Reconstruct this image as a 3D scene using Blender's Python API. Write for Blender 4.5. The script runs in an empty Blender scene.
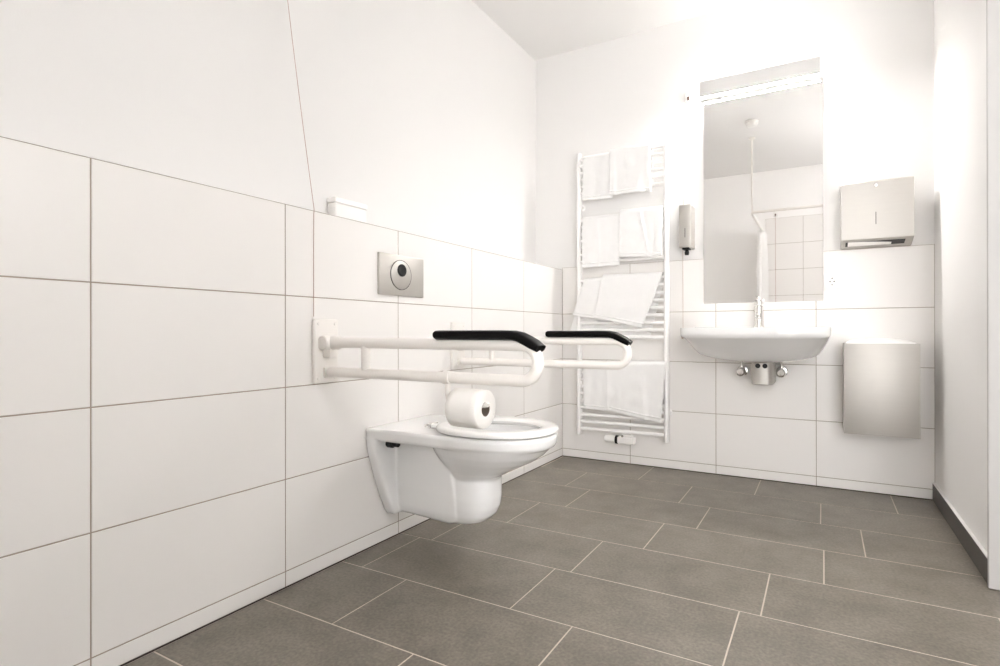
import bpy, bmesh, math, random
from mathutils import Vector, Matrix, noise
random.seed(7)
SC = bpy.context.scene
COL = SC.collection
PI = math.pi

# ------------------------------------------------------------------ materials
def nt(m):
    m.use_nodes = True
    return m.node_tree, m.node_tree.nodes, m.node_tree.links

def mat(name, col, rough=.5, metal=0., spec=.5, var=0., scale=6., bump=0., bscale=60., coat=0., transl=0., aniso=None, stretch=(1, 1, 1)):
    m = bpy.data.materials.new(name)
    t, N, L = nt(m)
    b = N['Principled BSDF']
    b.inputs['Roughness'].default_value = rough
    b.inputs['Metallic'].default_value = metal
    b.inputs['Specular IOR Level'].default_value = spec
    if coat:
        b.inputs['Coat Weight'].default_value = coat
        b.inputs['Coat Roughness'].default_value = .05
    tc = N.new('ShaderNodeTexCoord')
    mp = N.new('ShaderNodeMapping')
    mp.inputs['Scale'].default_value = stretch
    L.new(tc.outputs['Object'], mp.inputs['Vector'])
    n = N.new('ShaderNodeTexNoise')
    n.inputs['Scale'].default_value = scale
    n.inputs['Detail'].default_value = 6
    L.new(mp.outputs['Vector'], n.inputs['Vector'])
    mx = N.new('ShaderNodeMix'); mx.data_type = 'RGBA'
    c = Vector(col)
    mx.inputs['A'].default_value = (*(c * (1 - var)), 1)
    mx.inputs['B'].default_value = (*[min(1, v * (1 + var)) for v in c], 1)
    L.new(n.outputs['Fac'], mx.inputs['Factor'])
    L.new(mx.outputs['Result'], b.inputs['Base Color'])
    if bump:
        n2 = N.new('ShaderNodeTexNoise')
        n2.inputs['Scale'].default_value = bscale
        n2.inputs['Detail'].default_value = 4
        L.new(mp.outputs['Vector'], n2.inputs['Vector'])
        bp = N.new('ShaderNodeBump')
        bp.inputs['Strength'].default_value = bump
        bp.inputs['Distance'].default_value = .004
        L.new(n2.outputs['Fac'], bp.inputs['Height'])
        L.new(bp.outputs['Normal'], b.inputs['Normal'])
    return m

def emis(name, col, strength):
    m = bpy.data.materials.new(name)
    t, N, L = nt(m)
    b = N['Principled BSDF']
    b.inputs['Base Color'].default_value = (.9, .9, .9, 1)
    b.inputs['Emission Color'].default_value = (*col, 1)
    b.inputs['Emission Strength'].default_value = strength
    return m

LAMP = 92.0
UP = 4.5
FILL = 2.1  # sky strength, set for fill through the added windows
SC.view_settings.view_transform = 'Standard'
SC.view_settings.look = 'None'
SC.view_settings.gamma = 1
SC.view_settings.use_curve_mapping = False
SC.view_settings.exposure = 2.36

M = dict(
    plaster=mat('plaster', (.79, .78, .77), .85, spec=.2, var=.01, scale=3, bump=.05, bscale=220),
    ceiling=mat('ceiling_paint', (.79, .78, .77), .9, spec=.2, var=.01, scale=3),
    tile=mat('wall_tile', (.82, .80, .78), .33, spec=.4, var=.012, scale=1.5),
    grout=mat('wall_grout', (.36, .31, .26), .9, spec=.2, var=.08, scale=20),
    seal=mat('floor_seal', (.06, .05, .045), .7, spec=.2, var=.1, scale=20),
    fgrout=mat('floor_grout', (.58, .51, .44), .9, spec=.2, var=.08, scale=20),
    stone=mat('dark_stone', (.07, .064, .058), .5, spec=.4, var=.2, scale=25),
    ceramic=mat('white_ceramic', (.84, .84, .84), .12, spec=.55, var=.005, scale=2, coat=.3),
    seat=mat('seat_plastic', (.86, .855, .845), .2, spec=.5, var=.005, scale=2),
    rail=mat('rail_white', (.83, .80, .765), .28, spec=.5, var=.005, scale=2),
    radiator=mat('radiator_enamel', (.90, .89, .88), .3, spec=.5, var=.005, scale=2),
    plastic=mat('white_plastic', (.85, .84, .82), .35, spec=.5, var=.005, scale=2),
    black=mat('black_foam', (.0035, .003, .003), .5, spec=.12, var=.2, scale=30, bump=.1),
    rubber=mat('black_plastic', (.010, .010, .010), .4, spec=.25, var=.1, scale=30),
    grip=mat('brown_cord_grip', (.10, .06, .05), .6, spec=.2, var=.1, scale=40),
    chrome=mat('chrome', (.80, .79, .77), .08, metal=1, var=.02, scale=6),
    steel=mat('brushed_steel', (.53, .51, .48), .55, metal=.9, var=.03, scale=8, bump=.03, bscale=90, stretch=(1, 1, 14)),
    satin=mat('satin_steel', (.58, .56, .53), .45, metal=1, var=.03, scale=8),
    alu=mat('lamp_housing_aluminium', (.76, .755, .745), .45, metal=.3, var=.02, scale=8),
    towel=mat('towel_cotton', (.86, .855, .85), .95, spec=.1, var=.02, scale=30, bump=.45, bscale=420),
    paper=mat('tissue_paper', (.85, .83, .80), .95, spec=.1, var=.015, scale=20, bump=.15, bscale=300),
    card=mat('cardboard_core', (.16, .13, .105), .9, spec=.1, var=.05, scale=20),
    bag=mat('bin_liner', (.88, .87, .86), .45, spec=.4, var=.01, scale=8, bump=.3, bscale=25),
    cord=mat('red_brown_cord', (.42, .25, .21), .8, spec=.2, var=.1, scale=40),
    palecord=mat('beige_cord', (.52, .42, .36), .8, spec=.2, var=.1, scale=40),
    curtain=mat('shower_curtain', (.86, .85, .84), .8, spec=.2, var=.01, scale=5),
    greywhite=mat('grey_white_lacquer', (.45, .44, .43), .5, spec=.3, var=.01, scale=4),
    rear_lifted=mat('lightened_wall_paint', (.91, .90, .89), .85, spec=.2, var=.01, scale=3),  # plaster tone lightened to stand in for missing light on the rear wall
    lamp=emis('lamp_diffuser', (1, .975, .95), LAMP),
    lamp_up=emis('lamp_diffuser_up', (1, .975, .95), UP),
)
# clear glass of the added fill windows: transparent with a faint reflection
gm = bpy.data.materials.new('fill_window_glass')
t, N, L = nt(gm)
N.remove(N['Principled BSDF'])
tb = N.new('ShaderNodeBsdfTransparent'); tb.inputs['Color'].default_value = (.98, .98, .98, 1)
gb = N.new('ShaderNodeBsdfGlossy'); gb.inputs['Roughness'].default_value = .02
fr = N.new('ShaderNodeFresnel'); fr.inputs['IOR'].default_value = 1.3
ms = N.new('ShaderNodeMixShader')
L.new(fr.outputs['Fac'], ms.inputs['Fac']); L.new(tb.outputs['BSDF'], ms.inputs[1]); L.new(gb.outputs['BSDF'], ms.inputs[2])
L.new(ms.outputs['Shader'], N['Material Output'].inputs['Surface'])
M['glass'] = gm
# mirror glass
mm = bpy.data.materials.new('mirror_silver')
t, N, L = nt(mm)
b = N['Principled BSDF']
b.inputs['Base Color'].default_value = (.98, .975, .97, 1)
b.inputs['Metallic'].default_value = 1
b.inputs['Roughness'].default_value = .015
M['mirror'] = mm
# floor tile: mottled grey-brown stoneware
fm = bpy.data.materials.new('floor_tile')
t, N, L = nt(fm)
b = N['Principled BSDF']
b.inputs['Roughness'].default_value = .36
b.inputs['Specular IOR Level'].default_value = .5
tc = N.new('ShaderNodeTexCoord')
n1 = N.new('ShaderNodeTexNoise'); n1.inputs['Scale'].default_value = 7; n1.inputs['Detail'].default_value = 8; n1.inputs['Roughness'].default_value = .62
n2 = N.new('ShaderNodeTexNoise'); n2.inputs['Scale'].default_value = 110; n2.inputs['Detail'].default_value = 4
L.new(tc.outputs['Object'], n1.inputs['Vector']); L.new(tc.outputs['Object'], n2.inputs['Vector'])
r1 = N.new('ShaderNodeValToRGB')
r1.color_ramp.elements[0].position = .3; r1.color_ramp.elements[0].color = (.136, .119, .096, 1)
r1.color_ramp.elements[1].position = .72; r1.color_ramp.elements[1].color = (.216, .191, .158, 1)
L.new(n1.outputs['Fac'], r1.inputs['Fac'])
mx = N.new('ShaderNodeMix'); mx.data_type = 'RGBA'; mx.blend_type = 'OVERLAY'; mx.inputs['Factor'].default_value = .35
L.new(r1.outputs['Color'], mx.inputs['A'])
r2 = N.new('ShaderNodeValToRGB')
r2.color_ramp.elements[0].position = .3; r2.color_ramp.elements[0].color = (.18, .18, .18, 1)
r2.color_ramp.elements[1].position = .7; r2.color_ramp.elements[1].color = (.82, .82, .82, 1)
L.new(n2.outputs['Fac'], r2.inputs['Fac'])
L.new(r2.outputs['Color'], mx.inputs['B'])
L.new(mx.outputs['Result'], b.inputs['Base Color'])
bp_ = N.new('ShaderNodeBump'); bp_.inputs['Strength'].default_value = .12; bp_.inputs['Distance'].default_value = .002
L.new(n2.outputs['Fac'], bp_.inputs['Height']); L.new(bp_.outputs['Normal'], b.inputs['Normal'])
M['floor'] = fm

# ------------------------------------------------------------------ mesh helpers
def add_box(bm, x0, x1, y0, y1, z0, z1, bev=0., seg=2, mi=0):
    g = bmesh.ops.create_cube(bm, size=1, matrix=Matrix.Translation(((x0 + x1) / 2, (y0 + y1) / 2, (z0 + z1) / 2)) @ Matrix.Diagonal((abs(x1 - x0), abs(y1 - y0), abs(z1 - z0), 1)))
    vs = g['verts']
    fs = {f for v in vs for f in v.link_faces}
    for f in fs: f.material_index = mi
    if bev:
        es = list({e for v in vs for e in v.link_edges})
        r = bmesh.ops.bevel(bm, geom=es, offset=bev, segments=seg, profile=.5, affect='EDGES')
        for f in r['faces']: f.material_index = mi

def loft(bm, rings, closed=True, cap0=True, cap1=True, mi=0, loop=False):
    vr = [[bm.verts.new(p) for p in r] for r in rings]
    n = len(rings[0])
    R = len(vr)
    for i in range(R if loop else R - 1):
        a, c = vr[i], vr[(i + 1) % R]
        for j in range(n if closed else n - 1):
            k = (j + 1) % n
            try:
                f = bm.faces.new((a[j], a[k], c[k], c[j])); f.material_index = mi
            except ValueError:
                pass
    if closed and not loop:
        if cap0: bm.faces.new(vr[0][::-1]).material_index = mi
        if cap1: bm.faces.new(vr[-1]).material_index = mi
    return vr

def add_tube(bm, pts, rad, seg=16, cap=True, mi=0):
    pts = [Vector(p) for p in pts]
    n = len(pts)
    rads = rad if isinstance(rad, (list, tuple)) else [rad] * n
    T = []
    for i in range(n):
        d = pts[min(i + 1, n - 1)] - pts[max(i - 1, 0)]
        T.append(d.normalized())
    a = T[0].orthogonal().normalized()
    rings = []
    for i in range(n):
        a = (a - T[i] * a.dot(T[i])).normalized()
        c = T[i].cross(a)
        rings.append([pts[i] + (a * math.cos(q) + c * math.sin(q)) * rads[i] for q in (2 * PI * j / seg for j in range(seg))])
    loft(bm, rings, cap0=cap, cap1=cap, mi=mi)

def add_lathe(bm, prof, origin, axis='z', seg=32, mi=0, caps=True):
    """prof: (radius, height) list along the axis"""
    o = Vector(origin)
    ex = {'z': (Vector((1, 0, 0)), Vector((0, 1, 0)), Vector((0, 0, 1))), 'x': (Vector((0, 1, 0)), Vector((0, 0, 1)), Vector((1, 0, 0))), 'y': (Vector((0, 0, 1)), Vector((1, 0, 0)), Vector((0, 1, 0)))}[axis]
    rings = [[o + ex[2] * h + (ex[0] * math.cos(q) + ex[1] * math.sin(q)) * max(r, 1e-5) for q in (2 * PI * j / seg for j in range(seg))] for r, h in prof]
    loft(bm, rings, cap0=caps, cap1=caps, mi=mi)

def add_prism(bm, pts, vec, mi=0, bev=0.):
    v = Vector(vec)
    loft(bm, [[Vector(p) for p in pts], [Vector(p) + v for p in pts]], mi=mi)

def arc(cx, cz, r, a0, a1, n, y):
    return [(cx + r * math.cos(a0 + (a1 - a0) * i / n), y, cz + r * math.sin(a0 + (a1 - a0) * i / n)) for i in range(n + 1)]

def make(name, bm, m, parent=None, smooth=True, sharp=35, label=None):
    bmesh.ops.recalc_face_normals(bm, faces=bm.faces[:])
    me = bpy.data.meshes.new(name)
    bm.to_mesh(me); bm.free()
    for x in (m if isinstance(m, (list, tuple)) else [m]): me.materials.append(x)
    if smooth:
        for p in me.polygons: p.use_smooth = True
        me.set_sharp_from_angle(angle=math.radians(sharp))
    o = bpy.data.objects.new(name, me)
    COL.objects.link(o)
    if parent:
        o.parent = parent
        o.matrix_parent_inverse = parent.matrix_world.inverted()
    if label: o['label'] = label
    return o

def BM(): return bmesh.new()

def thing(name, label, cat, loc=(0, 0, 0), group=None):
    o = bpy.data.objects.new(name, None); COL.objects.link(o)
    o.empty_display_size = .05
    o.location = loc
    o.matrix_world = Matrix.Translation(loc)
    o['label'] = label; o['category'] = cat
    if group: o['group'] = group
    return o

def tag(o, label, cat, group=None):
    o['label'] = label; o['category'] = cat
    if group: o['group'] = group
    return o

def struct(name, bm, m, smooth=False):
    o = make(name, bm, m, smooth=smooth)
    o['kind'] = 'structure'
    return o

# ------------------------------------------------------------------ the room
W, HGT, DEEP, LEDGE, TZ = 2.0, 2.666, -3.46, .205, 1.2282
RX, RY = 2.95, -1.0            # the wider part of the room beyond the right-hand pier
STRIP, ROW, TW = .0528, .2948, .5121
G = .0016                       # half a joint

def tiled(name, frame, along, heights, thick, extra=None):
    """wall tiles with open joints over a grout bed. frame(s, z, d) -> point (d = distance out of the wall)"""
    bm = BM()
    for i in range(len(along) - 1):
        for j in range(len(heights) - 1):
            s0, s1, z0, z1 = along[i] + G, along[i + 1] - G, heights[j] + G, heights[j + 1] - G
            e = .0012
            back = [frame(s0, z0, -.004), frame(s1, z0, -.004), frame(s1, z1, -.004), frame(s0, z1, -.004)]
            mid = [frame(s0, z0, -e), frame(s1, z0, -e), frame(s1, z1, -e), frame(s0, z1, -e)]
            top = [frame(s0 + e, z0 + e, 0), frame(s1 - e, z0 + e, 0), frame(s1 - e, z1 - e, 0), frame(s0 + e, z1 - e, 0)]
            loft(bm, [back, mid, top], cap0=False)
    # grout bed
    a0, a1, h0, h1 = along[0], along[-1], heights[0], heights[-1]
    pts = [frame(a0, h0, -.0012), frame(a1, h0, -.0012), frame(a1, h1, -.0012), frame(a0, h1, -.0012)]
    pb = [frame(a0, h0, -thick), frame(a1, h0, -thick), frame(a1, h1, -thick), frame(a0, h1, -thick)]
    loft(bm, [pb, pts], mi=1)
    # dark sealant at the floor
    if extra is not None:
        q = [frame(a0, 0, -thick), frame(a1, 0, -thick), frame(a1, .004, -thick), frame(a0, .004, -thick)]
        q2 = [frame(a0, 0, .0008), frame(a1, 0, .0008), frame(a1, .004, .0008), frame(a0, .004, .0008)]
        loft(bm, [q, q2], mi=2)
    return struct(name, bm, [M['tile'], M['grout'], M['seal']])

hs = [.003, STRIP] + [STRIP + ROW * k for k in range(1, 4)]
# left: tiled installation wall with a ledge
alongL = [0.0, .5105] + [.5105 + TW * k for k in range(1, 6)] + [-DEEP]
tiled('trim_1', lambda s, z, d: Vector((d, -s, z)), alongL, hs + [TZ + .002], .012, 1)
bm = BM(); add_box(bm, -LEDGE, -.0125, DEEP, 0, 0, TZ + .002); add_box(bm, -LEDGE, 0, DEEP, 0, TZ + .0022, TZ + .004)
struct('trim_2', bm, M['plaster'])
bm = BM(); add_box(bm, -LEDGE - .12, -LEDGE, DEEP - .12, .12, -.04, HGT); struct('wall_left', bm, M['plaster'])
# back
alongB = [0.0, .4644] + [.4644 + TW * k for k in range(1, 3)] + [W]
tiled('trim_3', lambda s, z, d: Vector((s, -d, z)), alongB, hs + [1.243], .009, 1)
bm = BM(); add_box(bm, -LEDGE - .1, RX + .1, .009, .12, -.04, HGT); struct('wall_back', bm, M['plaster'])
# right wall stub, its outer corner faces the room; steel door lining on its end
bm = BM(); add_box(bm, W, RX + .1, RY, .009, -.04, HGT); struct('wall_right', bm, M['plaster'])
bm = BM(); add_box(bm, W - .016, W + .16, RY - .014, RY + .002, 0.004, HGT - .3, .002)
struct('trim_4', bm, M['greywhite'])
sy0, sy1, sz0, sz1 = -3.1, -1.7, 1.50, 2.27          # high opening added in the side wall to let in fill light
bm = BM()
for a_, c_, e_, f_2 in ((DEEP - .1, sy0, -.04, HGT), (sy1, RY + .05, -.04, HGT), (sy0, sy1, -.04, sz0), (sy0, sy1, sz1, HGT)):
    add_box(bm, RX, RX + .1, a_, c_, e_, f_2)
struct('wall_side', bm, M['plaster'])
# rear wall: plain on the left, tiled in the shower corner
wx0, wx1, wz0, wz1 = 1.64, 2.86, .14, 2.15          # glazed opening added in the rear wall for fill light
bm = BM()
for a_, c_, e_, f_2 in ((-LEDGE - .1, wx0, -.04, HGT), (wx1, RX + .1, -.04, HGT), (wx0, wx1, -.04, wz0), (wx0, wx1, wz1, HGT)):
    add_box(bm, a_, c_, DEEP - .12, DEEP - .009, e_, f_2)
struct('wall_rear', bm, M['rear_lifted'])
alongR = [.94, 1.327, 1.575]
tiled('trim_5', lambda s, z, d: Vector((s, DEEP + d, z)), alongR, [.003, STRIP] + [STRIP + ROW * k for k in range(1, 8)], .009, 1)
bm = BM(); add_box(bm, -LEDGE - .2, RX + .2, DEEP - .2, .2, HGT, HGT + .1); struct('ceiling', bm, M['ceiling'])

# floor tiles 30 x 60 with the joints of the photograph
bm = BM()
offs = [1.2151, .3045, .4509, .3163, .7577, .6998, .3002, .5984, .15, .42, .05, .3]
gf = .0019
def ftile(x0, x1, y0, y1):
    loft(bm, [[(x0, y0, -.003), (x1, y0, -.003), (x1, y1, -.003), (x0, y1, -.003)], [(x0, y0, -.0008), (x1, y0, -.0008), (x1, y1, -.0008), (x0, y1, -.0008)],
              [(x0 + .001, y0 + .001, 0), (x1 - .001, y0 + .001, 0), (x1 - .001, y1 - .001, 0), (x0 + .001, y1 - .001, 0)]], cap0=False)
for r in range(12):
    y1 = -(.0025 + .303 * r) if r else 0.0; y0 = max(-(.0025 + .303 * (r + 1)), DEEP)
    if y1 - y0 < .01: continue
    x = (offs[r] % .603) - .603
    while x < RX:
        a, c = max(x, 0.0), min(x + .603, RX)
        if c - a > .012: ftile(a + gf, c - gf, y0 + gf, y1 - gf)
        x += .603
add_box(bm, -LEDGE - .12, RX + .1, DEEP - .12, .12, -.06, -.0007, mi=1)
struct('floor', bm, [M['floor'], M['fgrout']])

# dark stone skirting on the right wall
bm = BM(); add_box(bm, W - .011, W - .0005, RY + .006, -.001, .002, .082, .0012)
add_box(bm, W - .0105, W - .0005, RY + .006, -.001, .0822, .088, .001, mi=1)
struct('baseboard_right', bm, [M['stone'], M['plaster']])

# ------------------------------------------------------------------ toilet
TY = -1.525
def superell(cx, cy, ax, ay, z, n=48, e=2.0, e2=None):
    pts = []
    for j in range(n):
        q = 2 * PI * j / n
        c, s = math.cos(q), math.sin(q)
        ee = e
        pts.append((cx + ax * math.copysign(abs(c) ** (2 / ee), c), cy + ay * math.copysign(abs(s) ** (2 / ee), s), z))
    return pts

def deck_outline(back, tip, hw, mid, z, inset=0., n=40, e=2.2):
    """plan outline: straight sides from the wall to x=mid, then a rounded nose to x=tip"""
    pts = [(back + inset, TY - hw + inset, z)]
    for j in range(n + 1):
        q = -PI / 2 + PI * j / n
        c, s = math.cos(q), math.sin(q)
        pts.append((mid + (tip - mid - inset) * abs(c) ** (2 / e), TY + (hw - inset) * math.copysign(abs(s) ** (2 / e), s), z))
    pts.append((back + inset, TY + hw - inset, z))
    return pts

def remeshed(bm, voxel, name, smooth_it, cutter=None):
    bmesh.ops.recalc_face_normals(bm, faces=bm.faces[:])
    me = bpy.data.meshes.new(name); bm.to_mesh(me); bm.free()
    o = bpy.data.objects.new(name, me); COL.objects.link(o)
    r = o.modifiers.new('r', 'REMESH'); r.mode = 'VOXEL'; r.voxel_size = voxel
    s = o.modifiers.new('s', 'SMOOTH'); s.factor = .5; s.iterations = smooth_it
    co = None
    if cutter is not None:
        bmesh.ops.recalc_face_normals(cutter, faces=cutter.faces[:])
        cm = bpy.data.meshes.new('c'); cutter.to_mesh(cm); cutter.free()
        co = bpy.data.objects.new('c', cm); COL.objects.link(co)
        d = o.modifiers.new('b', 'BOOLEAN'); d.operation = 'DIFFERENCE'; d.object = co; d.solver = 'EXACT'
    dg = bpy.context.evaluated_depsgraph_get()
    ev = o.evaluated_get(dg)
    nm = bpy.data.meshes.new_from_object(ev)
    bpy.data.objects.remove(o)
    if co: bpy.data.objects.remove(co)
    out = bmesh.new(); out.from_mesh(nm)
    bpy.data.meshes.remove(nm)
    return out

wc = thing('toilet', 'white ceramic wall-hung toilet mounted on the tiled left wall below the flush plate', 'toilet', (0.002, TY, .10))
bm = BM()
# deck / rim slab
loft(bm, [deck_outline(.002, .683, .174, .41, .412), deck_outline(.002, .691, .185, .41, .424), deck_outline(.002, .694, .189, .41, .450), deck_outline(.002, .690, .186, .41, .460)])
# flange on the wall, tapering downwards
fl = []
for z, w in ((.42, .189), (.37, .182), (.33, .170), (.26, .148), (.20, .126), (.15, .104), (.121, .090), (.108, .080)):
    fl.append([(.002, TY - w, z), (.040, TY - w + .004, z), (.046, TY - w + .014, z), (.046, TY + w - .014, z), (.040, TY + w - .004, z), (.002, TY + w, z)])
loft(bm, fl)
# trunk (trapway housing)
tr = []
for z, x1, w in ((.43, .34, .098), (.34, .36, .096), (.22, .38, .091), (.145, .38, .085), (.122, .36, .078), (.110, .335, .066)):
    tr.append([(.004, TY - w + .026, z), (.12, TY - w + .018, z), (x1 - .04, TY - w, z), (x1, TY - w * .6, z), (x1, TY + w * .6, z), (x1 - .04, TY + w, z), (.12, TY + w - .018, z), (.004, TY + w - .026, z)])
loft(bm, tr)
# front foot lobe
lb = []
for z, cx, ax, ay in ((.33, .374, .086, .084), (.27, .375, .089, .088), (.21, .373, .091, .088), (.175, .369, .090, .085), (.146, .360, .086, .080), (.126, .348, .076, .071), (.114, .330, .056, .060)):
    lb.append(superell(cx, TY, ax, ay, z, 40, 2.6))
loft(bm, lb)
# bowl under the rim
bw = []
for z, x0, x1, w in ((.435, .20, .686, .180), (.408, .205, .672, .171), (.382, .215, .646, .157), (.356, .23, .606, .139), (.332, .25, .556, .120), (.312, .265, .512, .104), (.292, .275, .476, .092), (.265, .285, .455, .078)):
    bw.append(superell((x0 + x1) / 2, TY, (x1 - x0) / 2, w, z, 48, 2.15))
loft(bm, bw)
cut = BM()
loft(cut, [superell(.49, TY, .168, .128, z + 0, 40, 2.1) for z in (.52, .44)] + [superell(.475, TY, .148, .112, .40, 40, 2.1), superell(.45, TY, .10, .08, .355, 40, 2.1), superell(.43, TY, .05, .04, .335, 40, 2.1)])
bm = remeshed(bm, .0042, 'bowl', 8, cut)
make('bowl', bm, M['ceramic'], wc, sharp=60)
# seat ring
bm = BM()
def seat_ring(z, grow_o, grow_i):
    n = 64
    o, i = [], []
    for j in range(n):
        q = 2 * PI * j / n
        c, s = math.cos(q), math.sin(q)
        ax = .246 if c > 0 else .205
        o.append((.450 + (ax + grow_o) * math.copysign(abs(c) ** .9, c), TY + (.187 + grow_o) * math.copysign(abs(s) ** .9, s), z))
        ai = .165 if c > 0 else .15
        i.append((.475 + (ai - grow_i) * c, TY + (.112 - grow_i) * s, z))
    return o, i
prof_o, prof_i = [], []
for z, go, gi in ((.4635, -.006, -.004), (.467, 0, 0), (.475, .001, .004), (.480, -.003, .001), (.4835, -.012, -.010), (.484, -.03, -.025)):
    o_, i_ = seat_ring(z, go, gi)
    prof_o.append(o_); prof_i.append(i_)
loft(bm, prof_o + prof_i[::-1], loop=True)
# hinge ears of the seat
for s in (-1, 1):
    add_box(bm, .236, .275, TY + s * .078 - .018, TY + s * .078 + .018, .4650, .479, .004)
make('seat', bm, M['seat'], wc, sharp=50)
for s in (-1, 1):
    bm = BM()
    add_lathe(bm, [(.0, 0), (.012, 0), (.012, .004), (.007, .006), (.007, .012), (.0, .013)], (.226, TY + s * .078, .4602), 'z', 20)
    add_tube(bm, [(.226, TY + s * .078 - .034, .474), (.226, TY + s * .078 + .034, .474)], .0058, 14)
    add_tube(bm, [(.226, TY + s * .078, .474), (.246, TY + s * .078, .473)], .0055, 12)
    make('hinge', bm, M['chrome'], wc, label='chrome hinge of the toilet seat')
for s in (-1, 1):
    bm = BM()
    add_lathe(bm, [(0, 0), (.014, 0), (.016, .004), (.016, .026), (.011, .030), (.011, .052), (.007, .056), (0, .056)], (.048, TY + s * .118, .394), 'x', 20)
    make('mounting_bolt', bm, M['rubber'], wc, label='black mounting bolt in the recess behind the bowl')

# ------------------------------------------------------------------ grab rails
def grab_rail(yc, label, holder, pad):
    r = thing('grab_rail', label, 'grab rail', (0, yc, .65), 'fold-down grab rails beside the toilet')
    bm = BM()
    add_box(bm, .0005, .017, yc - .050, yc + .050, .645, .865, .006, 3)
    for zz in (.662, .848):
        for yy in (-.034, .034):
            add_lathe(bm, [(0, 0), (.006, 0), (.005, .003), (0, .0032)], (.0165, yc + yy, zz), 'x', 12)
    make('wall_plate', bm, M['rail'], r)
    bm = BM()
    zt = .783
    add_lathe(bm, [(0, -.036), (.022, -.036), (.025, -.033), (.025, .033), (.022, .036), (0, .036)], (.034, yc, zt), 'y', 28)
    add_box(bm, .014, .05, yc - .016, yc + .016, zt - .05, zt - .018, .004)
    add_tube(bm, [(.040, yc, zt), (.06, yc, zt), (.085, yc, zt), (.098, yc, zt)], [.024, .0235, .0185, .0165], 24)
    make('hinge', bm, M['rail'], r)
    bm = BM()
    add_box(bm, .016, .026, yc - .016, yc + .016, .664, .70, .003)
    make('stop_pad', bm, M['rail'], r)
    bm = BM()
    R = (zt - .684) / 2
    xe = .855 - .0165 - R
    zm = (zt + .684) / 2
    pts = [(.095, yc, zt), (.2, yc, zt), (.4, yc, zt), (.6, yc, zt), (xe - .02, yc, zt)]
    pts += [(xe + (R) * math.cos(a), yc, zm + R * math.sin(a)) for a in (PI / 2 - PI * i / 18 for i in range(19))]
    pts += [(xe - .02, yc, .684), (.6, yc, .684), (.4, yc, .684), (.2, yc, .684), (.034, yc, .684)]
    add_tube(bm, pts, .0168, 24)
    make('tube', bm, M['rail'], r, sharp=60)
    bm = BM()
    add_tube(bm, [(.2, yc, .684 + .010), (.2, yc, zt - .010)], .0145, 20)
    make('strut', bm, M['rail'], r)
    # armrest pad on top, bending down over the nose of the rail
    bm = BM()
    path = [(pad, .811), (pad + .006, .811), (.56, .811), (.64, .811), (.72, .811), (.765, .810), (.785, .806), (.805, .797), (.825, .787), (.848, .774)]
    rings = []
    for i, (x, z) in enumerate(path):
        a = path[max(i - 1, 0)]; c = path[min(i + 1, len(path) - 1)]
        d = Vector((c[0] - a[0], 0, c[1] - a[1])).normalized()
        nrm = Vector((-d.z, 0, d.x))
        hw = .029 if 0 < i < len(path) - 1 else .025
        h = .0115 if 0 < i < len(path) - 1 else .0085
        ring = []
        for k in range(24):
            q = 2 * PI * k / 24
            cc, ss = math.cos(q), math.sin(q)
            yy = hw * math.copysign(abs(cc) ** .5, cc)
            hh = h * math.copysign(abs(ss) ** .5, ss) - (.004 * (1 - (yy / hw) ** 2) if ss < 0 else -.0015 * (1 - (yy / hw) ** 2))
            ring.append(Vector((x, yc + yy, z)) + nrm * hh)
        rings.append(ring)
    loft(bm, rings)
    make('armrest', bm, M['black'], r, sharp=50, label='black padded armrest on the rail')
    if holder:
        bm = BM()
        hx, hz = .534, .609
        add_lathe(bm, [(.0165, -.014), (.0205, -.012), (.0205, .012), (.0165, .014)], (hx, yc, .684), 'x', 24, caps=False)
        pp = [(hx, yc, .668), (hx, yc, .65), (hx, yc, .632), (hx + .004, yc, hz + .006), (hx + .012, yc, hz), (hx + .03, yc, hz), (hx + .08, yc, hz), (hx + .132, yc, hz), (hx + .139, yc, hz + .002), (hx + .143, yc, hz + .008)]
        add_tube(bm, pp, [.0085, .0085, .008, .0075, .0075, .0075, .0075, .0075, .008, .007], 16)
        make('roll_holder', bm, M['rail'], r, label='white bent roll holder arm under the lower tube')
    return r

grab_rail(-1.90, 'white fold-down grab rail nearer the camera, holding the toilet paper roll', True, .497)
grab_rail(-1.15, 'white fold-down grab rail on the far side of the toilet, towards the towel radiator', False, .484)

# toilet paper roll on the holder of the near rail
roll = thing('toilet_paper_roll', 'white toilet paper roll hanging from the near grab rail above the toilet seat', 'toilet paper', (.616, -1.90, .541))
bm = BM()
pr_ = [(.0205, 0), (.053, 0), (.056, .003), (.0565, .02), (.0565, .085), (.056, .102), (.053, .105), (.0205, .105)]
o = Vector((.564, -1.90, .598))
add_lathe(bm, pr_, o, 'x', 48, caps=False)
make('paper', bm, M['paper'], roll, sharp=50)
bm = BM()
add_lathe(bm, [(.0205, .0), (.0205, .105), (.0192, .105), (.0192, .0), (.0205, .0)], o, 'x', 32, caps=False)
make('core', bm, M['card'], roll, label='dark cardboard core of the roll')

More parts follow.
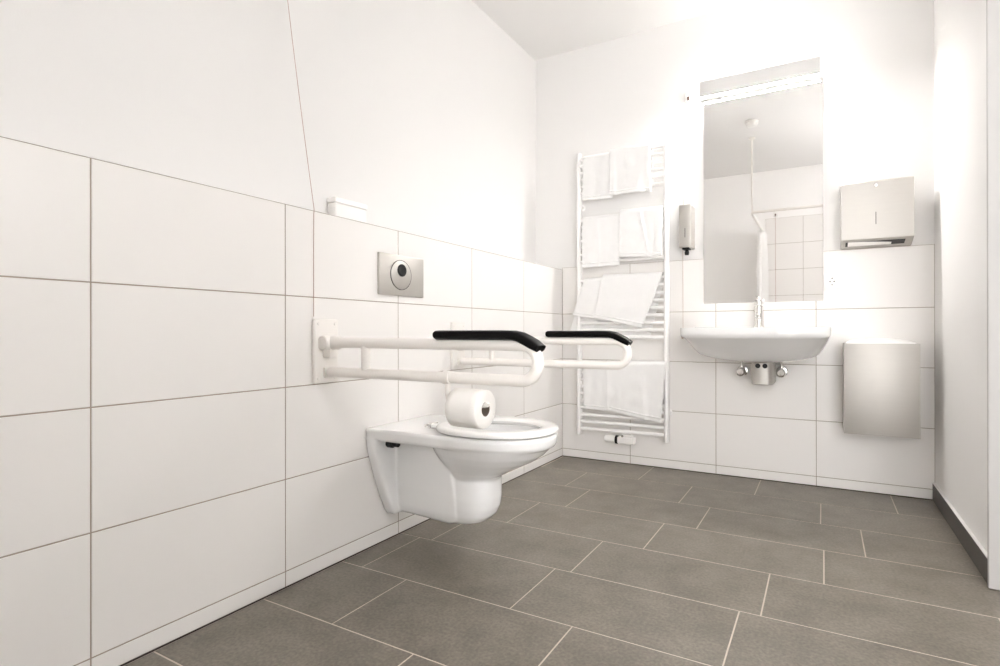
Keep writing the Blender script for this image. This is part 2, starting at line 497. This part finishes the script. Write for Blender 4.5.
# ------------------------------------------------------------------ flush plate
fp = thing('flush_plate', 'satin metal flush plate with a round button on the left wall above the toilet', 'flush plate', (0, -1.5225, 1.0475))
bm = BM()
add_box(bm, .0008, .012, -1.651, -1.394, .966, 1.129, .002, 2)
make('plate', bm, M['satin'], fp)
bm = BM()
bc = (.0118, -1.532, 1.050)
add_lathe(bm, [(.0605, 0), (.0605, .0012), (.0585, .0012), (.0585, 0)], bc, 'x', 48, caps=False)
make('gap_ring', bm, M['rubber'], fp, label='thin dark ring round the button')
bm = BM()
add_lathe(bm, [(0, 0), (.0575, 0), (.0575, .002), (.056, .003), (0, .0032)], bc, 'x', 48)
bt = make('button', bm, M['satin'], fp)
bm = BM()
ec = (.0145, -1.530, 1.069)
add_lathe(bm, [(0, 0), (.0255, 0), (.0255, .002), (.023, .003), (.016, .0028), (.014, .0022), (0, .002)], ec, 'x', 36)
make('sensor_eye', bm, M['rubber'], bt, label='round black sensor eye on the flush button')

# small white box on the ledge
sb = thing('utility_box', 'small blank white box on the tiled ledge above the flush plate', 'box', (-.15, -1.64, TZ + .004))
bm = BM()
add_box(bm, -.200, -.152, -1.716, -1.556, TZ + .0045, 1.326, .006, 3)
make('body', bm, M['plastic'], sb)
bm = BM(); add_box(bm, -.202, -.150, -1.718, -1.554, 1.3262, 1.348, .005, 3)
make('lid', bm, M['plastic'], sb)

# ------------------------------------------------------------------ pull cords
def pull_switch(name, label, sx, sy, sz, face, cord_pts, cm, rad, pull=None, group='alarm pull cords'):
    t_ = thing(name, label, 'pull cord', (sx, sy, sz), group)
    bm = BM()
    d = Vector(face)
    c = Vector((sx, sy, sz)) + d * .011
    ex = (.011 if abs(d.x) > .5 else .022, .011 if abs(d.y) > .5 else .022)
    add_box(bm, c.x - ex[0] + .0003 * d.x, c.x + ex[0], c.y - ex[1], c.y + ex[1], sz - .026, sz + .026, .004)
    make('switch', bm, M['plastic'], t_)
    bm = BM()
    k = c + d * .012
    add_lathe(bm, [(0, -.016), (.006, -.016), (.0075, -.004), (.0075, .004), (0, .006)], (k.x, k.y, sz - .004), 'z', 16)
    make('cord_grip', bm, M['grip'], t_, label='dark brown cord grip under the switch')
    bm = BM()
    add_tube(bm, cord_pts, rad, 8)
    make('cord', bm, cm, t_, sharp=80)
    if pull:
        bm = BM()
        add_lathe(bm, [(0, -.012), (.006, -.011), (.009, 0), (.005, .012), (0, .013)], pull, 'z', 16)
        make('pull_knob', bm, cm, t_)
    return t_
cp = []
A0, A1 = Vector((-.182, -1.925, 2.17)), Vector((.006, -1.943, TZ + .005))
for i in range(13):
    q = i / 12
    p = A0.lerp(A1, q); p.z -= .020 * math.sin(PI * q)
    cp.append(p)
cp += [Vector((.0045, -1.943, TZ - .01)), Vector((.0035, -1.943, 1.1)), Vector((.0035, -1.943, .95)), Vector((.0035, -1.943, .872))]
pull_switch('alarm_cord', 'thin red-brown pull cord slanting down the left wall to the near grab rail', -LEDGE, -1.925, 2.195, (1, 0, 0), cp, M['cord'], .0009)
pull_switch('alarm_cord', 'thin pale pull cord hanging between towel radiator and mirror, passing behind the soap dispenser', .826, .009, 2.195, (0, -1, 0),
            [(.826, -.013, 2.17), (.817, -.011, 2.0), (.806, -.008, 1.75), (.797, -.005, 1.6), (.7905, -.004, 1.545), (.7900, -.003, 1.42), (.7900, -.003, 1.27), (.7905, -.003, 1.0), (.791, -.003, .80)], M['palecord'], .0013, (.791, -.0105, .79))
pull_switch('alarm_cord', 'thin pull cord on the tiled shower wall, seen only in the mirror', 1.045, DEEP, 2.16, (0, 1, 0),
            [(1.045, DEEP + .024, 2.14), (1.045, DEEP + .02, 1.5), (1.045, DEEP + .012, .4)], M['cord'], .0016, (1.045, DEEP + .012, .38))

# ------------------------------------------------------------------ towel radiator
rad = thing('towel_radiator', 'tall white tubular towel radiator on the back wall, hung with towels', 'radiator', (.44, 0, .175))
yb = -.052
for xc in (.147, .707):
    bm = BM()
    rings = []
    for z, s in ((.168, .8), (.171, 1), (1.953, 1), (1.957, .8)):
        rings.append([(xc + .0165 * s * math.cos(q), yb - .002 + .020 * s * math.sin(q), z) for q in (2 * PI * j / 20 for j in range(20))])
    loft(bm, rings)
    make('upright', bm, M['radiator'], rad, sharp=50)
    for z in (.34, 1.62):
        bm = BM(); add_tube(bm, [(xc, -.0005, z), (xc, -.045, z)], .011, 14); add_lathe(bm, [(0, -.006), (.02, -.006), (.02, 0), (0, 0)], (xc, -.0005, z), 'y', 20)
        make('wall_bracket', bm, M['radiator'], rad)
for top, n in ((1.917, 6), (1.527, 7), (1.1385, 9), (.6045, 10)):
    for k in range(n):
        z = top - .044 * k
        bm = BM(); add_tube(bm, [(.150, yb - .004, z), (.704, yb - .004, z)], .0115, 14)
        make('bar', bm, M['radiator'], rad)
bm = BM()
add_box(bm, .405, .512, yb - .024, yb + .024, .135, .178, .008, 3)
add_box(bm, .425, .498, yb - .018, yb + .018, .170, .190, .006)
add_lathe(bm, [(.010, 0), (.010, .03)], (.440, yb, .18), 'z', 14); add_lathe(bm, [(.010, 0), (.010, .03)], (.482, yb, .18), 'z', 14)
add_tube(bm, [(.44, yb, .155), (.44, -.001, .155)], .012, 12); add_tube(bm, [(.485, yb, .155), (.485, -.001, .155)], .012, 12)
vb = make('valve', bm, M['plastic'], rad)
bm = BM(); add_lathe(bm, [(0, 0), (.024, 0), (.027, .002), (.027, .014), (.024, .016), (0, .016)], (.389, yb, .157), 'x', 28)
make('black_ring', bm, M['rubber'], vb, label='black ring between thermostat head and valve')
bm = BM(); add_lathe(bm, [(0, 0), (.014, .001), (.020, .006), (.0215, .02), (.0225, .05), (.021, .062), (.02, .074), (0, .074)], (.317, yb, .157), 'x', 28)
make('thermostat_head', bm, M['plastic'], vb)
for z in (.16,):
    bm = BM(); add_lathe(bm, [(0, 0), (.007, 0), (.007, .004), (0, .004)], (.44, yb - .027, .185), 'y', 12)
    make('vent_screw', bm, M['chrome'], vb)

# ------------------------------------------------------------------ towels
def towel(label, tl, tr, br, bl, top_bar, back_drop=.2, layer=0., seed=0, fold=None, ripple=.004, hem=.01):
    """front panel corners (x, z); the sheet goes up, over the bar and down behind the bars"""
    t_ = thing('towel', label, 'towel', ((tl[0] + tr[0]) / 2, -.1, min(br[1], bl[1])), 'towels on the radiator')
    kk = 1.012
    tl, tr, br, bl = [(1.521 + (q[0] - 1.521) * kk, .818 + (q[1] - .818) * kk) for q in (tl, tr, br, bl)]
    nu, nv, no, nb = 28, 30, 8, 12
    bm = BM()
    yf = yb - .004 - .0165 - layer
    rr = .0165 + layer
    def side(v, u):
        # v 0 (top) .. 1 (bottom) front panel
        a = Vector((tl[0] + (bl[0] - tl[0]) * v, tl[1] + (bl[1] - tl[1]) * v))
        c = Vector((tr[0] + (br[0] - tr[0]) * v, tr[1] + (br[1] - tr[1]) * v))
        return a.lerp(c, u)
    th = .0100
    grid = []
    for j in range(nv + no + nb + 1):
        row = []
        for i in range(nu + 1):
            u = i / nu
            if j <= nv:
                v = 1 - j / nv
                p = side(v, u)
                y = yf - .006 * v * v
                w = ripple * (.25 + v)
                y += -w * (math.sin(u * 9.2 + seed) * .55 + math.sin(u * 17 + 2.3 * seed + v * 1.5) * .3 + noise.noise((u * 4 + seed, v * 4, seed)) * .9)
                if fold:
                    for fu, fs, fd in fold:
                        dd = u - (fu + fs * v)
                        y -= fd * math.exp(-(dd / .035) ** 2) * min(1, .4 + v)
                        y += .5 * fd * (1 if dd > 0 else 0) * math.exp(-abs(dd) / .15)
                y = min(y, yf + .001)
                z = p.y + .0016 * noise.noise((u * 7, v * 9, seed + 3))
                x = p.x + .002 * noise.noise((v * 6 + seed, u * 2, 1.7))
            elif j <= nv + no:
                q = PI * (j - nv) / no
                p = side(0, u)
                y = yb - .004 - rr * math.cos(q)
                z = p.y + (rr * .75) * math.sin(q) - .0
                x = p.x
            else:
                v = (j - nv - no) / nb
                p = side(0, u)
                y = yb - .004 + rr + .002 * math.sin(u * 8 + seed)
                z = p.y - back_drop * v
                x = p.x + (bl[0] - tl[0]) * v * back_drop / max(.05, tl[1] - bl[1])
                x = max(x, -.002)
            row.append(Vector((x, y, z)))
        grid.append(row)
    vs = [[bm.verts.new(p) for p in r] for r in grid]
    for j in range(len(vs) - 1):
        for i in range(nu):
            bm.faces.new((vs[j][i], vs[j][i + 1], vs[j + 1][i + 1], vs[j + 1][i]))
    o = make('cloth', bm, M['towel'], t_, sharp=80)
    s = o.modifiers.new('thick', 'SOLIDIFY'); s.thickness = th; s.offset = 0
    bv = o.modifiers.new('round', 'BEVEL'); bv.width = .003; bv.segments = 2; bv.limit_method = 'ANGLE'; bv.angle_limit = math.radians(50)
    # woven hem band near the lower edge
    bm = BM()
    band = []
    for i in range(nu + 1):
        u = .012 + (i / nu) * .976
        j0 = 2; j1 = 3
        k = min(nu, i)
        a = grid[j0][k]; c = grid[j1][k]
        band.append((a + Vector((0, -.0052, 0)), c + Vector((0, -.0052, 0))))
    va = [(bm.verts.new(a), bm.verts.new(c)) for a, c in band]
    for i in range(nu):
        bm.faces.new((va[i][0], va[i + 1][0], va[i + 1][1], va[i][1]))
    h = make('hem', bm, M['towel'], t_, sharp=80)
    s2 = h.modifiers.new('thick', 'SOLIDIFY'); s2.thickness = .0018; s2.offset = 0
    return t_

towel('smooth white towel on the top bars at left, hanging slightly lower than its neighbour', (.197, 1.903), (.386, 1.903), (.392, 1.630), (.197, 1.640), 1.905, .22, 0, 1.2)
towel('puffy white towel on the top bars at right, partly over its neighbour', (.378, 1.908), (.629, 1.906), (.636, 1.640), (.379, 1.648), 1.905, .2, .014, 2.7, [(.14, -.02, .007), (.93, 0, .006)], .007)
towel('flat white towel on the second bars at left, folded with a double front', (.192, 1.522), (.448, 1.522), (.436, 1.222), (.192, 1.219), 1.519, .2, 0, 3.1, [(.42, .03, .006)])
towel('white towel on the second bars at right, with a deep slanting crease', (.440, 1.532), (.702, 1.528), (.703, 1.258), (.436, 1.268), 1.519, .22, .014, 4.4, [(.50, .22, .013)], .006)
towel('white towel hung askew on the third bars at left, reaching past the left upright', (.203, 1.140), (.372, 1.142), (.325, .896), (.126, .925), 1.135, .37, 0, 5.3)
towel('wide white towel hung askew on the third bars at right, its lower edge slanting', (.330, 1.146), (.697, 1.142), (.580, .842), (.272, .910), 1.135, .36, .014, 6.1, None, .004)
towel('white towel on the lowest bars at left, half behind its bulky neighbour', (.196, .612), (.390, .612), (.385, .338), (.203, .342), .6065, .24, 0, 7.7)
towel('bulky crumpled white towel on the lowest bars at right, above the valve', (.354, .616), (.716, .624), (.692, .290), (.360, .345), .6065, .28, .016, 8.8, [(.62, .1, .008), (.25, -.05, .005)], .008)

# ------------------------------------------------------------------ mirror and lamp
mr = thing('mirror', 'tall frameless mirror above the washbasin under the strip lamp', 'mirror', (1.217, 0, .98))
bm = BM(); add_box(bm, .911, 1.523, .0003, .0085, 1.245, 2.154)   # backing where plaster starts
add_box(bm, .911, 1.523, -.0025, -.0003, .9815, 2.154)
make('backing', bm, M['plastic'], mr, smooth=False)
bm = BM(); add_box(bm, .911, 1.523, -.0085, -.0027, .981, 2.1555, .0012, 2)
make('glass', bm, M['mirror'], mr, smooth=False)

ll = thing('strip_lamp', 'long lit strip lamp with a plain aluminium front above the mirror', 'lamp', (1.21, 0, 2.16))
bm = BM()
add_box(bm, .898, 1.511, -.064, -.0605, 2.156, 2.246, .0008)       # front
add_box(bm, .898, 1.511, -.0605, -.0410, 2.168, 2.220)              # body
add_box(bm, .898, 1.511, -.0410, .0085, 2.1562, 2.205)               # wall rail
make('housing', bm, M['alu'], ll, smooth=False)
bm = BM(); add_box(bm, .900, 1.509, -.0603, -.0412, 2.159, 2.1678)
make('lower_diffuser', bm, M['lamp'], ll, smooth=False, label='glowing strip under the housing')
bm = BM(); add_box(bm, .902, 1.507, -.058, -.023, 2.2202, 2.2235)
make('upper_diffuser', bm, M['lamp_up'], ll, smooth=False, label='glowing strip on top of the housing, lighting the wall above')

# ------------------------------------------------------------------ washbasin
BX = 1.214; HW = .341; ZT = .839
wb = thing('washbasin', 'wide shallow white washbasin hung on the back wall under the mirror', 'washbasin', (BX, 0, .67))
def yfront(u): return .405 + .145 * max(0., 1 - abs(u) ** 3.2) ** .5
us = [math.sin(PI / 2 * (i / 40 * 2 - 1)) for i in range(41)]
ts = [(i / 30) ** 1.9 for i in range(31)]
def basin_bottom(u, t):
    side = 1 - max(0, 1 - (1 - abs(u)) / .22) ** 2.2
    g = math.sin(min(1, t / .62) * PI / 2) ** 1.1
    D = .130 * (1 - .42 * abs(u) ** 3) + .004 * math.exp(-(u / .42) ** 2)
    d = min(t * yfront(u), (1 - abs(u)) * HW * 1.4)
    rad_ = .018
    edge = rad_ * (1 - math.sqrt(max(0, 1 - (1 - d / rad_) ** 2))) if d < rad_ else 0
    return .795 - D * g * side + edge
def basin_top(u, t):
    yf = yfront(u)
    y = -yf * (1 - t)
    ex, ey = u * HW / .262, (y + .30) / .185
    q = (abs(ex) ** 3 + abs(ey) ** 3) ** (1 / 3)
    d = 0 if q >= 1 else (1 - q ** 3)
    return ZT - .095 * d + (.006 if y > -.10 else 0) * min(1, max(0, (y + .10) / .03))
bm = BM()
bot = [[bm.verts.new((BX + HW * u, -.0008 - yfront(u) * (1 - t_), basin_bottom(u, t_))) for t_ in ts] for u in us]
top = [[bm.verts.new((BX + HW * u, -.0008 - yfront(u) * (1 - t_), basin_top(u, t_))) for t_ in ts] for u in us]
nu, ntt = len(us), len(ts)
for i in range(nu - 1):
    for j in range(ntt - 1):
        bm.faces.new((bot[i][j], bot[i][j + 1], bot[i + 1][j + 1], bot[i + 1][j]))
        bm.faces.new((top[i][j], top[i + 1][j], top[i + 1][j + 1], top[i][j + 1]))
rim_b = [bot[i][0] for i in range(nu)] + [bot[-1][j] for j in range(1, ntt)] + [bot[i][-1] for i in range(nu - 2, -1, -1)] + [bot[0][j] for j in range(ntt - 2, 0, -1)]
rim_t = [top[i][0] for i in range(nu)] + [top[-1][j] for j in range(1, ntt)] + [top[i][-1] for i in range(nu - 2, -1, -1)] + [top[0][j] for j in range(ntt - 2, 0, -1)]
nR = len(rim_b)
for i in range(nR):
    k = (i + 1) % nR
    bm.faces.new((rim_b[i], rim_t[i], rim_t[k], rim_b[k]))
bo = make('bowl', bm, M['ceramic'], wb, sharp=180)
bv = bo.modifiers.new('round', 'BEVEL'); bv.width = .004; bv.segments = 3; bv.limit_method = 'ANGLE'; bv.angle_limit = math.radians(50); bv.harden_normals = False
bm = BM(); add_lathe(bm, [(0, 0), (.023, 0), (.023, .003), (.018, .005), (0, .004)], (BX, -.30, ZT - .0948), 'z', 24)
make('drain', bm, M['chrome'], wb)

fc = thing('faucet', 'small chrome single lever faucet on the back rim of the washbasin', 'faucet', (BX, -.075, ZT))
FX, FY, F0 = BX, -.075, ZT + .004
bm = BM()
add_lathe(bm, [(0, 0), (.029, 0), (.029, .004), (.026, .008), (.0250, .05), (.0255, .098), (.0255, .112), (.022, .116), (0, .118)], (FX, FY, F0), 'z', 32)
add_tube(bm, [(FX, FY - .008, F0 + .052), (FX, FY - .05, F0 + .062), (FX, FY - .10, F0 + .066), (FX, FY - .118, F0 + .060), (FX, FY - .120, F0 + .050)], [.016, .0145, .0125, .0115, .0105], 18)
make('body', bm, M['chrome'], fc)
bm = BM()
add_lathe(bm, [(0, 0), (.0235, 0), (.0255, .006), (.025, .020), (.015, .029), (0, .031)], (FX, FY, F0 + .120), 'z', 28)
add_tube(bm, [(FX, FY - .006, F0 + .140), (FX, FY - .04, F0 + .153), (FX, FY - .075, F0 + .162)], [.0095, .0075, .006], 14)
make('lever', bm, M['chrome'], fc)

# trap cover
tp = thing('trap_cover', 'boxy chrome trap cover with two dark holes under the washbasin', 'trap cover', (1.241, -.1, .547))
bm = BM()
def ucurve(z, w=.0525, y0=-.225, yb_=-.0008):
    pts = [(1.241 - w, yb_, z)]
    for i in range(13):
        q = PI - PI * i / 12
        c, s = math.cos(q), math.sin(q)
        pts.append((1.241 + w * math.copysign(abs(c) ** .55, c), y0 + .06 - .06 * abs(s) ** .7, z))
    pts.append((1.241 + w, yb_, z))
    return pts
loft(bm, [ucurve(.545, .050, -.222), ucurve(.548), ucurve(.6585)])
make('cover', bm, M['steel'], tp, sharp=40)
for dx in (-.017, .017):
    bm = BM(); add_lathe(bm, [(0, 0), (.0125, 0), (.0125, .002), (0, .002)], (1.241 + dx, -.2275, .6435), 'y', 24)
    make('hole', bm, M['rubber'], tp, label='dark hole in the trap cover')

# angle valves
for k, (vx, lab) in enumerate(((1.123, 'round chrome angle valve left of the trap cover'), (1.324, 'round chrome angle valve right of the trap cover'))):
    av = thing('angle_valve', lab, 'valve', (vx, 0, .60), 'angle valves under the washbasin')
    bm = BM()
    add_lathe(bm, [(0, -.0008), (.030, -.0008), (.030, -.004), (.024, -.010), (.012, -.012)], (vx, 0, .603), 'y', 28)
    add_tube(bm, [(vx, -.004, .603), (vx, -.055, .603)], .010, 16)
    add_tube(bm, [(vx, -.04, .603), (vx, -.04, .632)], [.0095, .0095], 14)
    make('body', bm, M['chrome'], av)
    bm = BM()
    add_lathe(bm, [(0, -.110), (.016, -.109), (.022, -.104), (.0245, -.092), (.0245, -.07), (.021, -.058), (.012, -.05), (0, -.05)], (vx, 0, .600), 'y', 28)
    make('knob', bm, M['chrome'], av)
    bm = BM(); add_tube(bm, [(vx, -.04, .630), (vx, -.041, .645), (vx, -.042, .659)], .005, 12)
    make('supply_pipe', bm, M['chrome'], av)

# ------------------------------------------------------------------ dispensers, bin, socket
sd = thing('soap_dispenser', 'slim steel soap dispenser with a black nozzle between radiator and mirror', 'soap dispenser', (.83, 0, 1.30))
bm = BM()
add_box(bm, .7925, .858, -.105, .0085, 1.302, 1.545, .003, 2)
make('body', bm, M['steel'], sd)
bm = BM(); add_box(bm, .8245, .8275, -.1056, -.104, 1.358, 1.412, .0003)
make('window_slot', bm, M['rubber'], sd, label='narrow dark level slot')
bm = BM()
add_box(bm, .806, .846, -.094, -.04, 1.292, 1.302, .002)
add_lathe(bm, [(.0, -.030), (.011, -.030), (.013, -.02), (.013, -.012), (.010, -.008), (.010, 0)], (.828, -.066, 1.292), 'z', 18)
make('nozzle', bm, M['rubber'], sd, label='black nozzle under the body')

pd = thing('paper_towel_dispenser', 'square steel paper towel dispenser on the wall above the bin', 'paper dispenser', (1.752, 0, 1.27))
bm = BM()
x0, x1 = 1.602, 1.904
pts = [(x0, .0085, 1.245), (x0, -.02, 1.245), (x0, -.12, 1.272), (x0, -.122, 1.28), (x0, -.122, 1.550), (x0, -.116, 1.556), (x0, .0085, 1.556)]
add_prism(bm, pts, (x1 - x0, 0, 0))
bod = make('body', bm, M['steel'], pd, sharp=30)
mbv = bod.modifiers.new('round', 'BEVEL'); mbv.width = .0015; mbv.segments = 2; mbv.limit_method = 'ANGLE'; mbv.angle_limit = math.radians(40)
bm = BM(); add_box(bm, 1.748, 1.7508, -.1228, -.121, 1.342, 1.402, .0003)
make('window_slot', bm, M['rubber'], pd, label='narrow dark fill slot')
bm = BM(); add_lathe(bm, [(0, -.1275), (.007, -.1265), (.009, -.122), (0, -.1215)], (1.75, 0, 1.532), 'y', 24)
make('lock', bm, M['chrome'], pd)
# outlet slot in the sloping underside, paper peeping out
def under(x, s, off):     # s 0 front .. 1 back along the sloped underside
    y = -.12 + .10 * s; z = 1.272 - .027 * s
    return Vector((x, y + .26 * -off * 0, z - off))
bm = BM(); loft(bm, [[under(1.622, .25, .0002), under(1.872, .25, .0002), under(1.872, .75, .0002), under(1.622, .75, .0002)], [under(1.622, .25, .0012), under(1.872, .25, .0012), under(1.872, .75, .0012), under(1.622, .75, .0012)]])
make('outlet', bm, M['rubber'], pd, smooth=False, label='dark outlet slot in the underside')
bm = BM()
n = 16
rA, rB = [], []
for i in range(n + 1):
    u = i / n
    x = 1.632 + .185 * u
    sag = .010 * (1 - u) ** .5 * math.sin(PI * min(1, u * .9 + .12))
    rA.append([under(x, .22 + .25 * u * u, .0014), under(x, .48 , .004 + sag), under(x, .74, .0014), under(x, .5, .0013)])
loft(bm, rA)
make('paper_sheet', bm, M['paper'], pd, label='white folded paper towel showing in the slot')

bn = thing('waste_bin', 'steel wall-mounted waste bin with a white liner right of the washbasin', 'bin', (1.766, 0, .32))
bm = BM()
bx0, bx1, by, bz0, bz1 = 1.612, 1.918, -.185, .323, .762
tkn = .003
add_box(bm, bx0, bx1, by, by + tkn, bz0, bz1, .001)
add_box(bm, bx0, bx0 + tkn, by + tkn, -.0008, bz0, bz1)
add_box(bm, bx1 - tkn, bx1, by + tkn, -.0008, bz0, bz1)
add_box(bm, bx0 + tkn, bx1 - tkn, -.0008 - tkn, -.0008, bz0, bz1)
add_box(bm, bx0, bx1, by + tkn, -.0008, bz0, bz0 + tkn)
make('body', bm, M['steel'], bn)
bm = BM()
gr = []
n1_, n2_ = 26, 16
for j in range(n2_ + 1):
    row = []
    for i in range(n1_ + 1):
        u, v = i / n1_, j / n2_
        x = bx0 + .0035 + (bx1 - bx0 - .007) * u
        y = by + .0035 + (.176) * v
        e = min(u, 1 - u, v, 1 - v)
        h = .026 * (math.sin(PI * u) * math.sin(PI * v)) ** .55 + .006 * noise.noise((u * 6, v * 4, 3.1)) * min(1, e / .1)
        z = bz1 - .002 + max(0, h)
        if e == 0: z = bz1 - .02
        row.append(bm.verts.new((x, y, z)))
    gr.append(row)
for j in range(n2_):
    for i in range(n1_):
        bm.faces.new((gr[j][i], gr[j][i + 1], gr[j + 1][i + 1], gr[j + 1][i]))
lo = make('liner', bm, M['bag'], bn, sharp=80, label='white plastic liner bulging over the rim')
sl = lo.modifiers.new('thick', 'SOLIDIFY'); sl.thickness = .001; sl.offset = 1

so = thing('wall_socket', 'square white power socket on the tiles right of the mirror', 'socket', (1.563, 0, 1.08))
bm = BM(); add_box(bm, 1.523 + .0015, 1.603, -.008, -.0006, 1.041, 1.120, .003)
make('frame', bm, M['plastic'], so)
bm = BM(); add_lathe(bm, [(.0215, -.0088), (.0225, -.0088), (.0225, -.0078), (.0215, -.0078)], (1.5635, 0, 1.0805), 'y', 32, caps=False)
add_lathe(bm, [(0, -.0083), (.0215, -.0083), (.0215, -.0078), (0, -.0078)], (1.5635, 0, 1.0805), 'y', 32)
ins = make('insert', bm, M['plastic'], so)
for dx, dz, r_ in ((-.0095, 0, .0034), (.0095, 0, .0034), (0, .017, .003), (0, -.017, .003)):
    bm = BM(); add_lathe(bm, [(0, -.0088), (r_, -.0088), (r_, -.0082), (0, -.0082)], (1.5635 + dx, 0, 1.0805 + dz), 'y', 14)
    make('contact', bm, M['rubber'], ins, label='dark contact hole')

# ------------------------------------------------------------------ behind the camera (seen in the mirror; the added windows are not)
cl = thing('smoke_detector', 'small round white smoke detector on the ceiling, seen in the mirror', 'smoke detector', (.97, -1.84, HGT))
bm = BM(); add_lathe(bm, [(0, 0), (.055, 0), (.055, -.010), (.050, -.012), (0, -.012)], (.97, -1.84, HGT - .0005), 'z', 32)
make('base', bm, M['plastic'], cl)
bm = BM(); add_lathe(bm, [(.046, -.0125), (.050, -.018), (.048, -.034), (.036, -.044), (0, -.046), (0, -.0125)], (.97, -1.84, HGT), 'z', 32, caps=False)
make('cap', bm, M['plastic'], cl)
bm = BM()
for a_, c_, e_, f_2 in ((wx0 - .06, wx0 + .02, wz0 - .06, wz1 + .06), (wx1 - .02, wx1 + .06, wz0 - .06, wz1 + .06), (wx0, wx1, wz0 - .06, wz0 + .02), (wx0, wx1, wz1 - .02, wz1 + .06), ((wx0 + wx1) / 2 - .03, (wx0 + wx1) / 2 + .03, wz0, wz1)):
    add_box(bm, a_, c_, DEEP - .0085, DEEP + .04, e_, f_2, .003)
add_box(bm, wx0, wx1, DEEP + .008, DEEP + .014, wz0, wz1, mi=1)
struct('fill_window_1', bm, [M['plastic'], M['glass']])  # unseen window, added to brighten the back wall and fixtures
bm = BM()
for a_, c_, e_, f_2 in ((sy0 - .06, sy0 + .02, sz0 - .06, sz1 + .06), (sy1 - .02, sy1 + .06, sz0 - .06, sz1 + .06), (sy0, sy1, sz0 - .06, sz0 + .02), (sy0, sy1, sz1 - .02, sz1 + .06)):
    add_box(bm, RX - .04, RX - .0005, a_, c_, e_, f_2, .003)
add_box(bm, RX - .014, RX - .008, sy0, sy1, sz0, sz1, mi=1)
struct('fill_window_2', bm, [M['plastic'], M['glass']])  # second unseen window, added as fill for the left and rear walls
cr = thing('curtain_rail', 'white angled shower curtain rail hung from the ceiling, seen in the mirror', 'curtain rail', (.92, -2.26, 1.95))
bm = BM()
add_tube(bm, [(.92, DEEP + .001, 1.955), (.92, -3.0, 1.955), (.92, -2.34, 1.955), (.925, -2.29, 1.955), (.945, -2.265, 1.955), (.99, -2.26, 1.955), (1.8, -2.26, 1.955), (RX - .001, -2.26, 1.955)], .0125, 16)
make('rail', bm, M['rail'], cr)
bm = BM(); add_tube(bm, [(.925, -2.27, 1.955), (.925, -2.27, HGT - .001)], .009, 14); add_lathe(bm, [(0, 0), (.03, 0), (.03, -.01), (0, -.011)], (.925, -2.27, HGT - .0005), 'z', 24)
make('ceiling_rod', bm, M['rail'], cr)
bm = BM()
ring = []
for i in range(64):
    pass
nf = 90
def cur(i, z):
    u = i / nf
    a = .055 * math.sin(u * 2 * PI * 9) * (1 if z < 1.9 else .7)
    return Vector((.92 + a, DEEP + .02 + .23 * u, z))
zs = [1.942, 1.90, 1.5, 1.0, .5, .12]
vv = [[bm.verts.new(cur(i, z)) for i in range(nf + 1)] for z in zs]
for a in range(len(zs) - 1):
    for i in range(nf): bm.faces.new((vv[a][i], vv[a][i + 1], vv[a + 1][i + 1], vv[a + 1][i]))
cu = make('shower_curtain', bm, M['curtain'], None, sharp=80)
tag(cu, 'white shower curtain gathered at the rear wall, seen in the mirror', 'curtain')
s = cu.modifiers.new('thick', 'SOLIDIFY'); s.thickness = .0015

# ------------------------------------------------------------------ world + camera
w = bpy.data.worlds.new('World'); SC.world = w
w.use_nodes = True
w.node_tree.nodes['Background'].inputs['Color'].default_value = (1, .988, .982, 1)      # even sky, serves as fill through the added windows
w.node_tree.nodes['Background'].inputs['Strength'].default_value = FILL
cam = bpy.data.cameras.new('camera')
co = bpy.data.objects.new('camera', cam); COL.objects.link(co)
r_ = Vector((0.88376091, 0.46793705, -0.00125202)); u_ = Vector((0.00160646, -0.0003584, 0.9999986)); f_ = Vector((-0.46793597, 0.88376172, 0.00106846))
mw = Matrix((( r_.x, u_.x, -f_.x, 1.521), (r_.y, u_.y, -f_.y, -3.1681), (r_.z, u_.z, -f_.z, .8183), (0, 0, 0, 1)))
co.matrix_world = mw
cam.sensor_fit = 'HORIZONTAL'; cam.sensor_width = 36
cam.lens = 531.7444 * 36 / 1000
cam.shift_x = -.04145; cam.shift_y = -.00138
cam.clip_start = .02
SC.camera = co
SC.cycles.max_bounces = 16
SC.cycles.diffuse_bounces = 12
SC.cycles.glossy_bounces = 6
SC.cycles.sample_clamp_indirect = 8
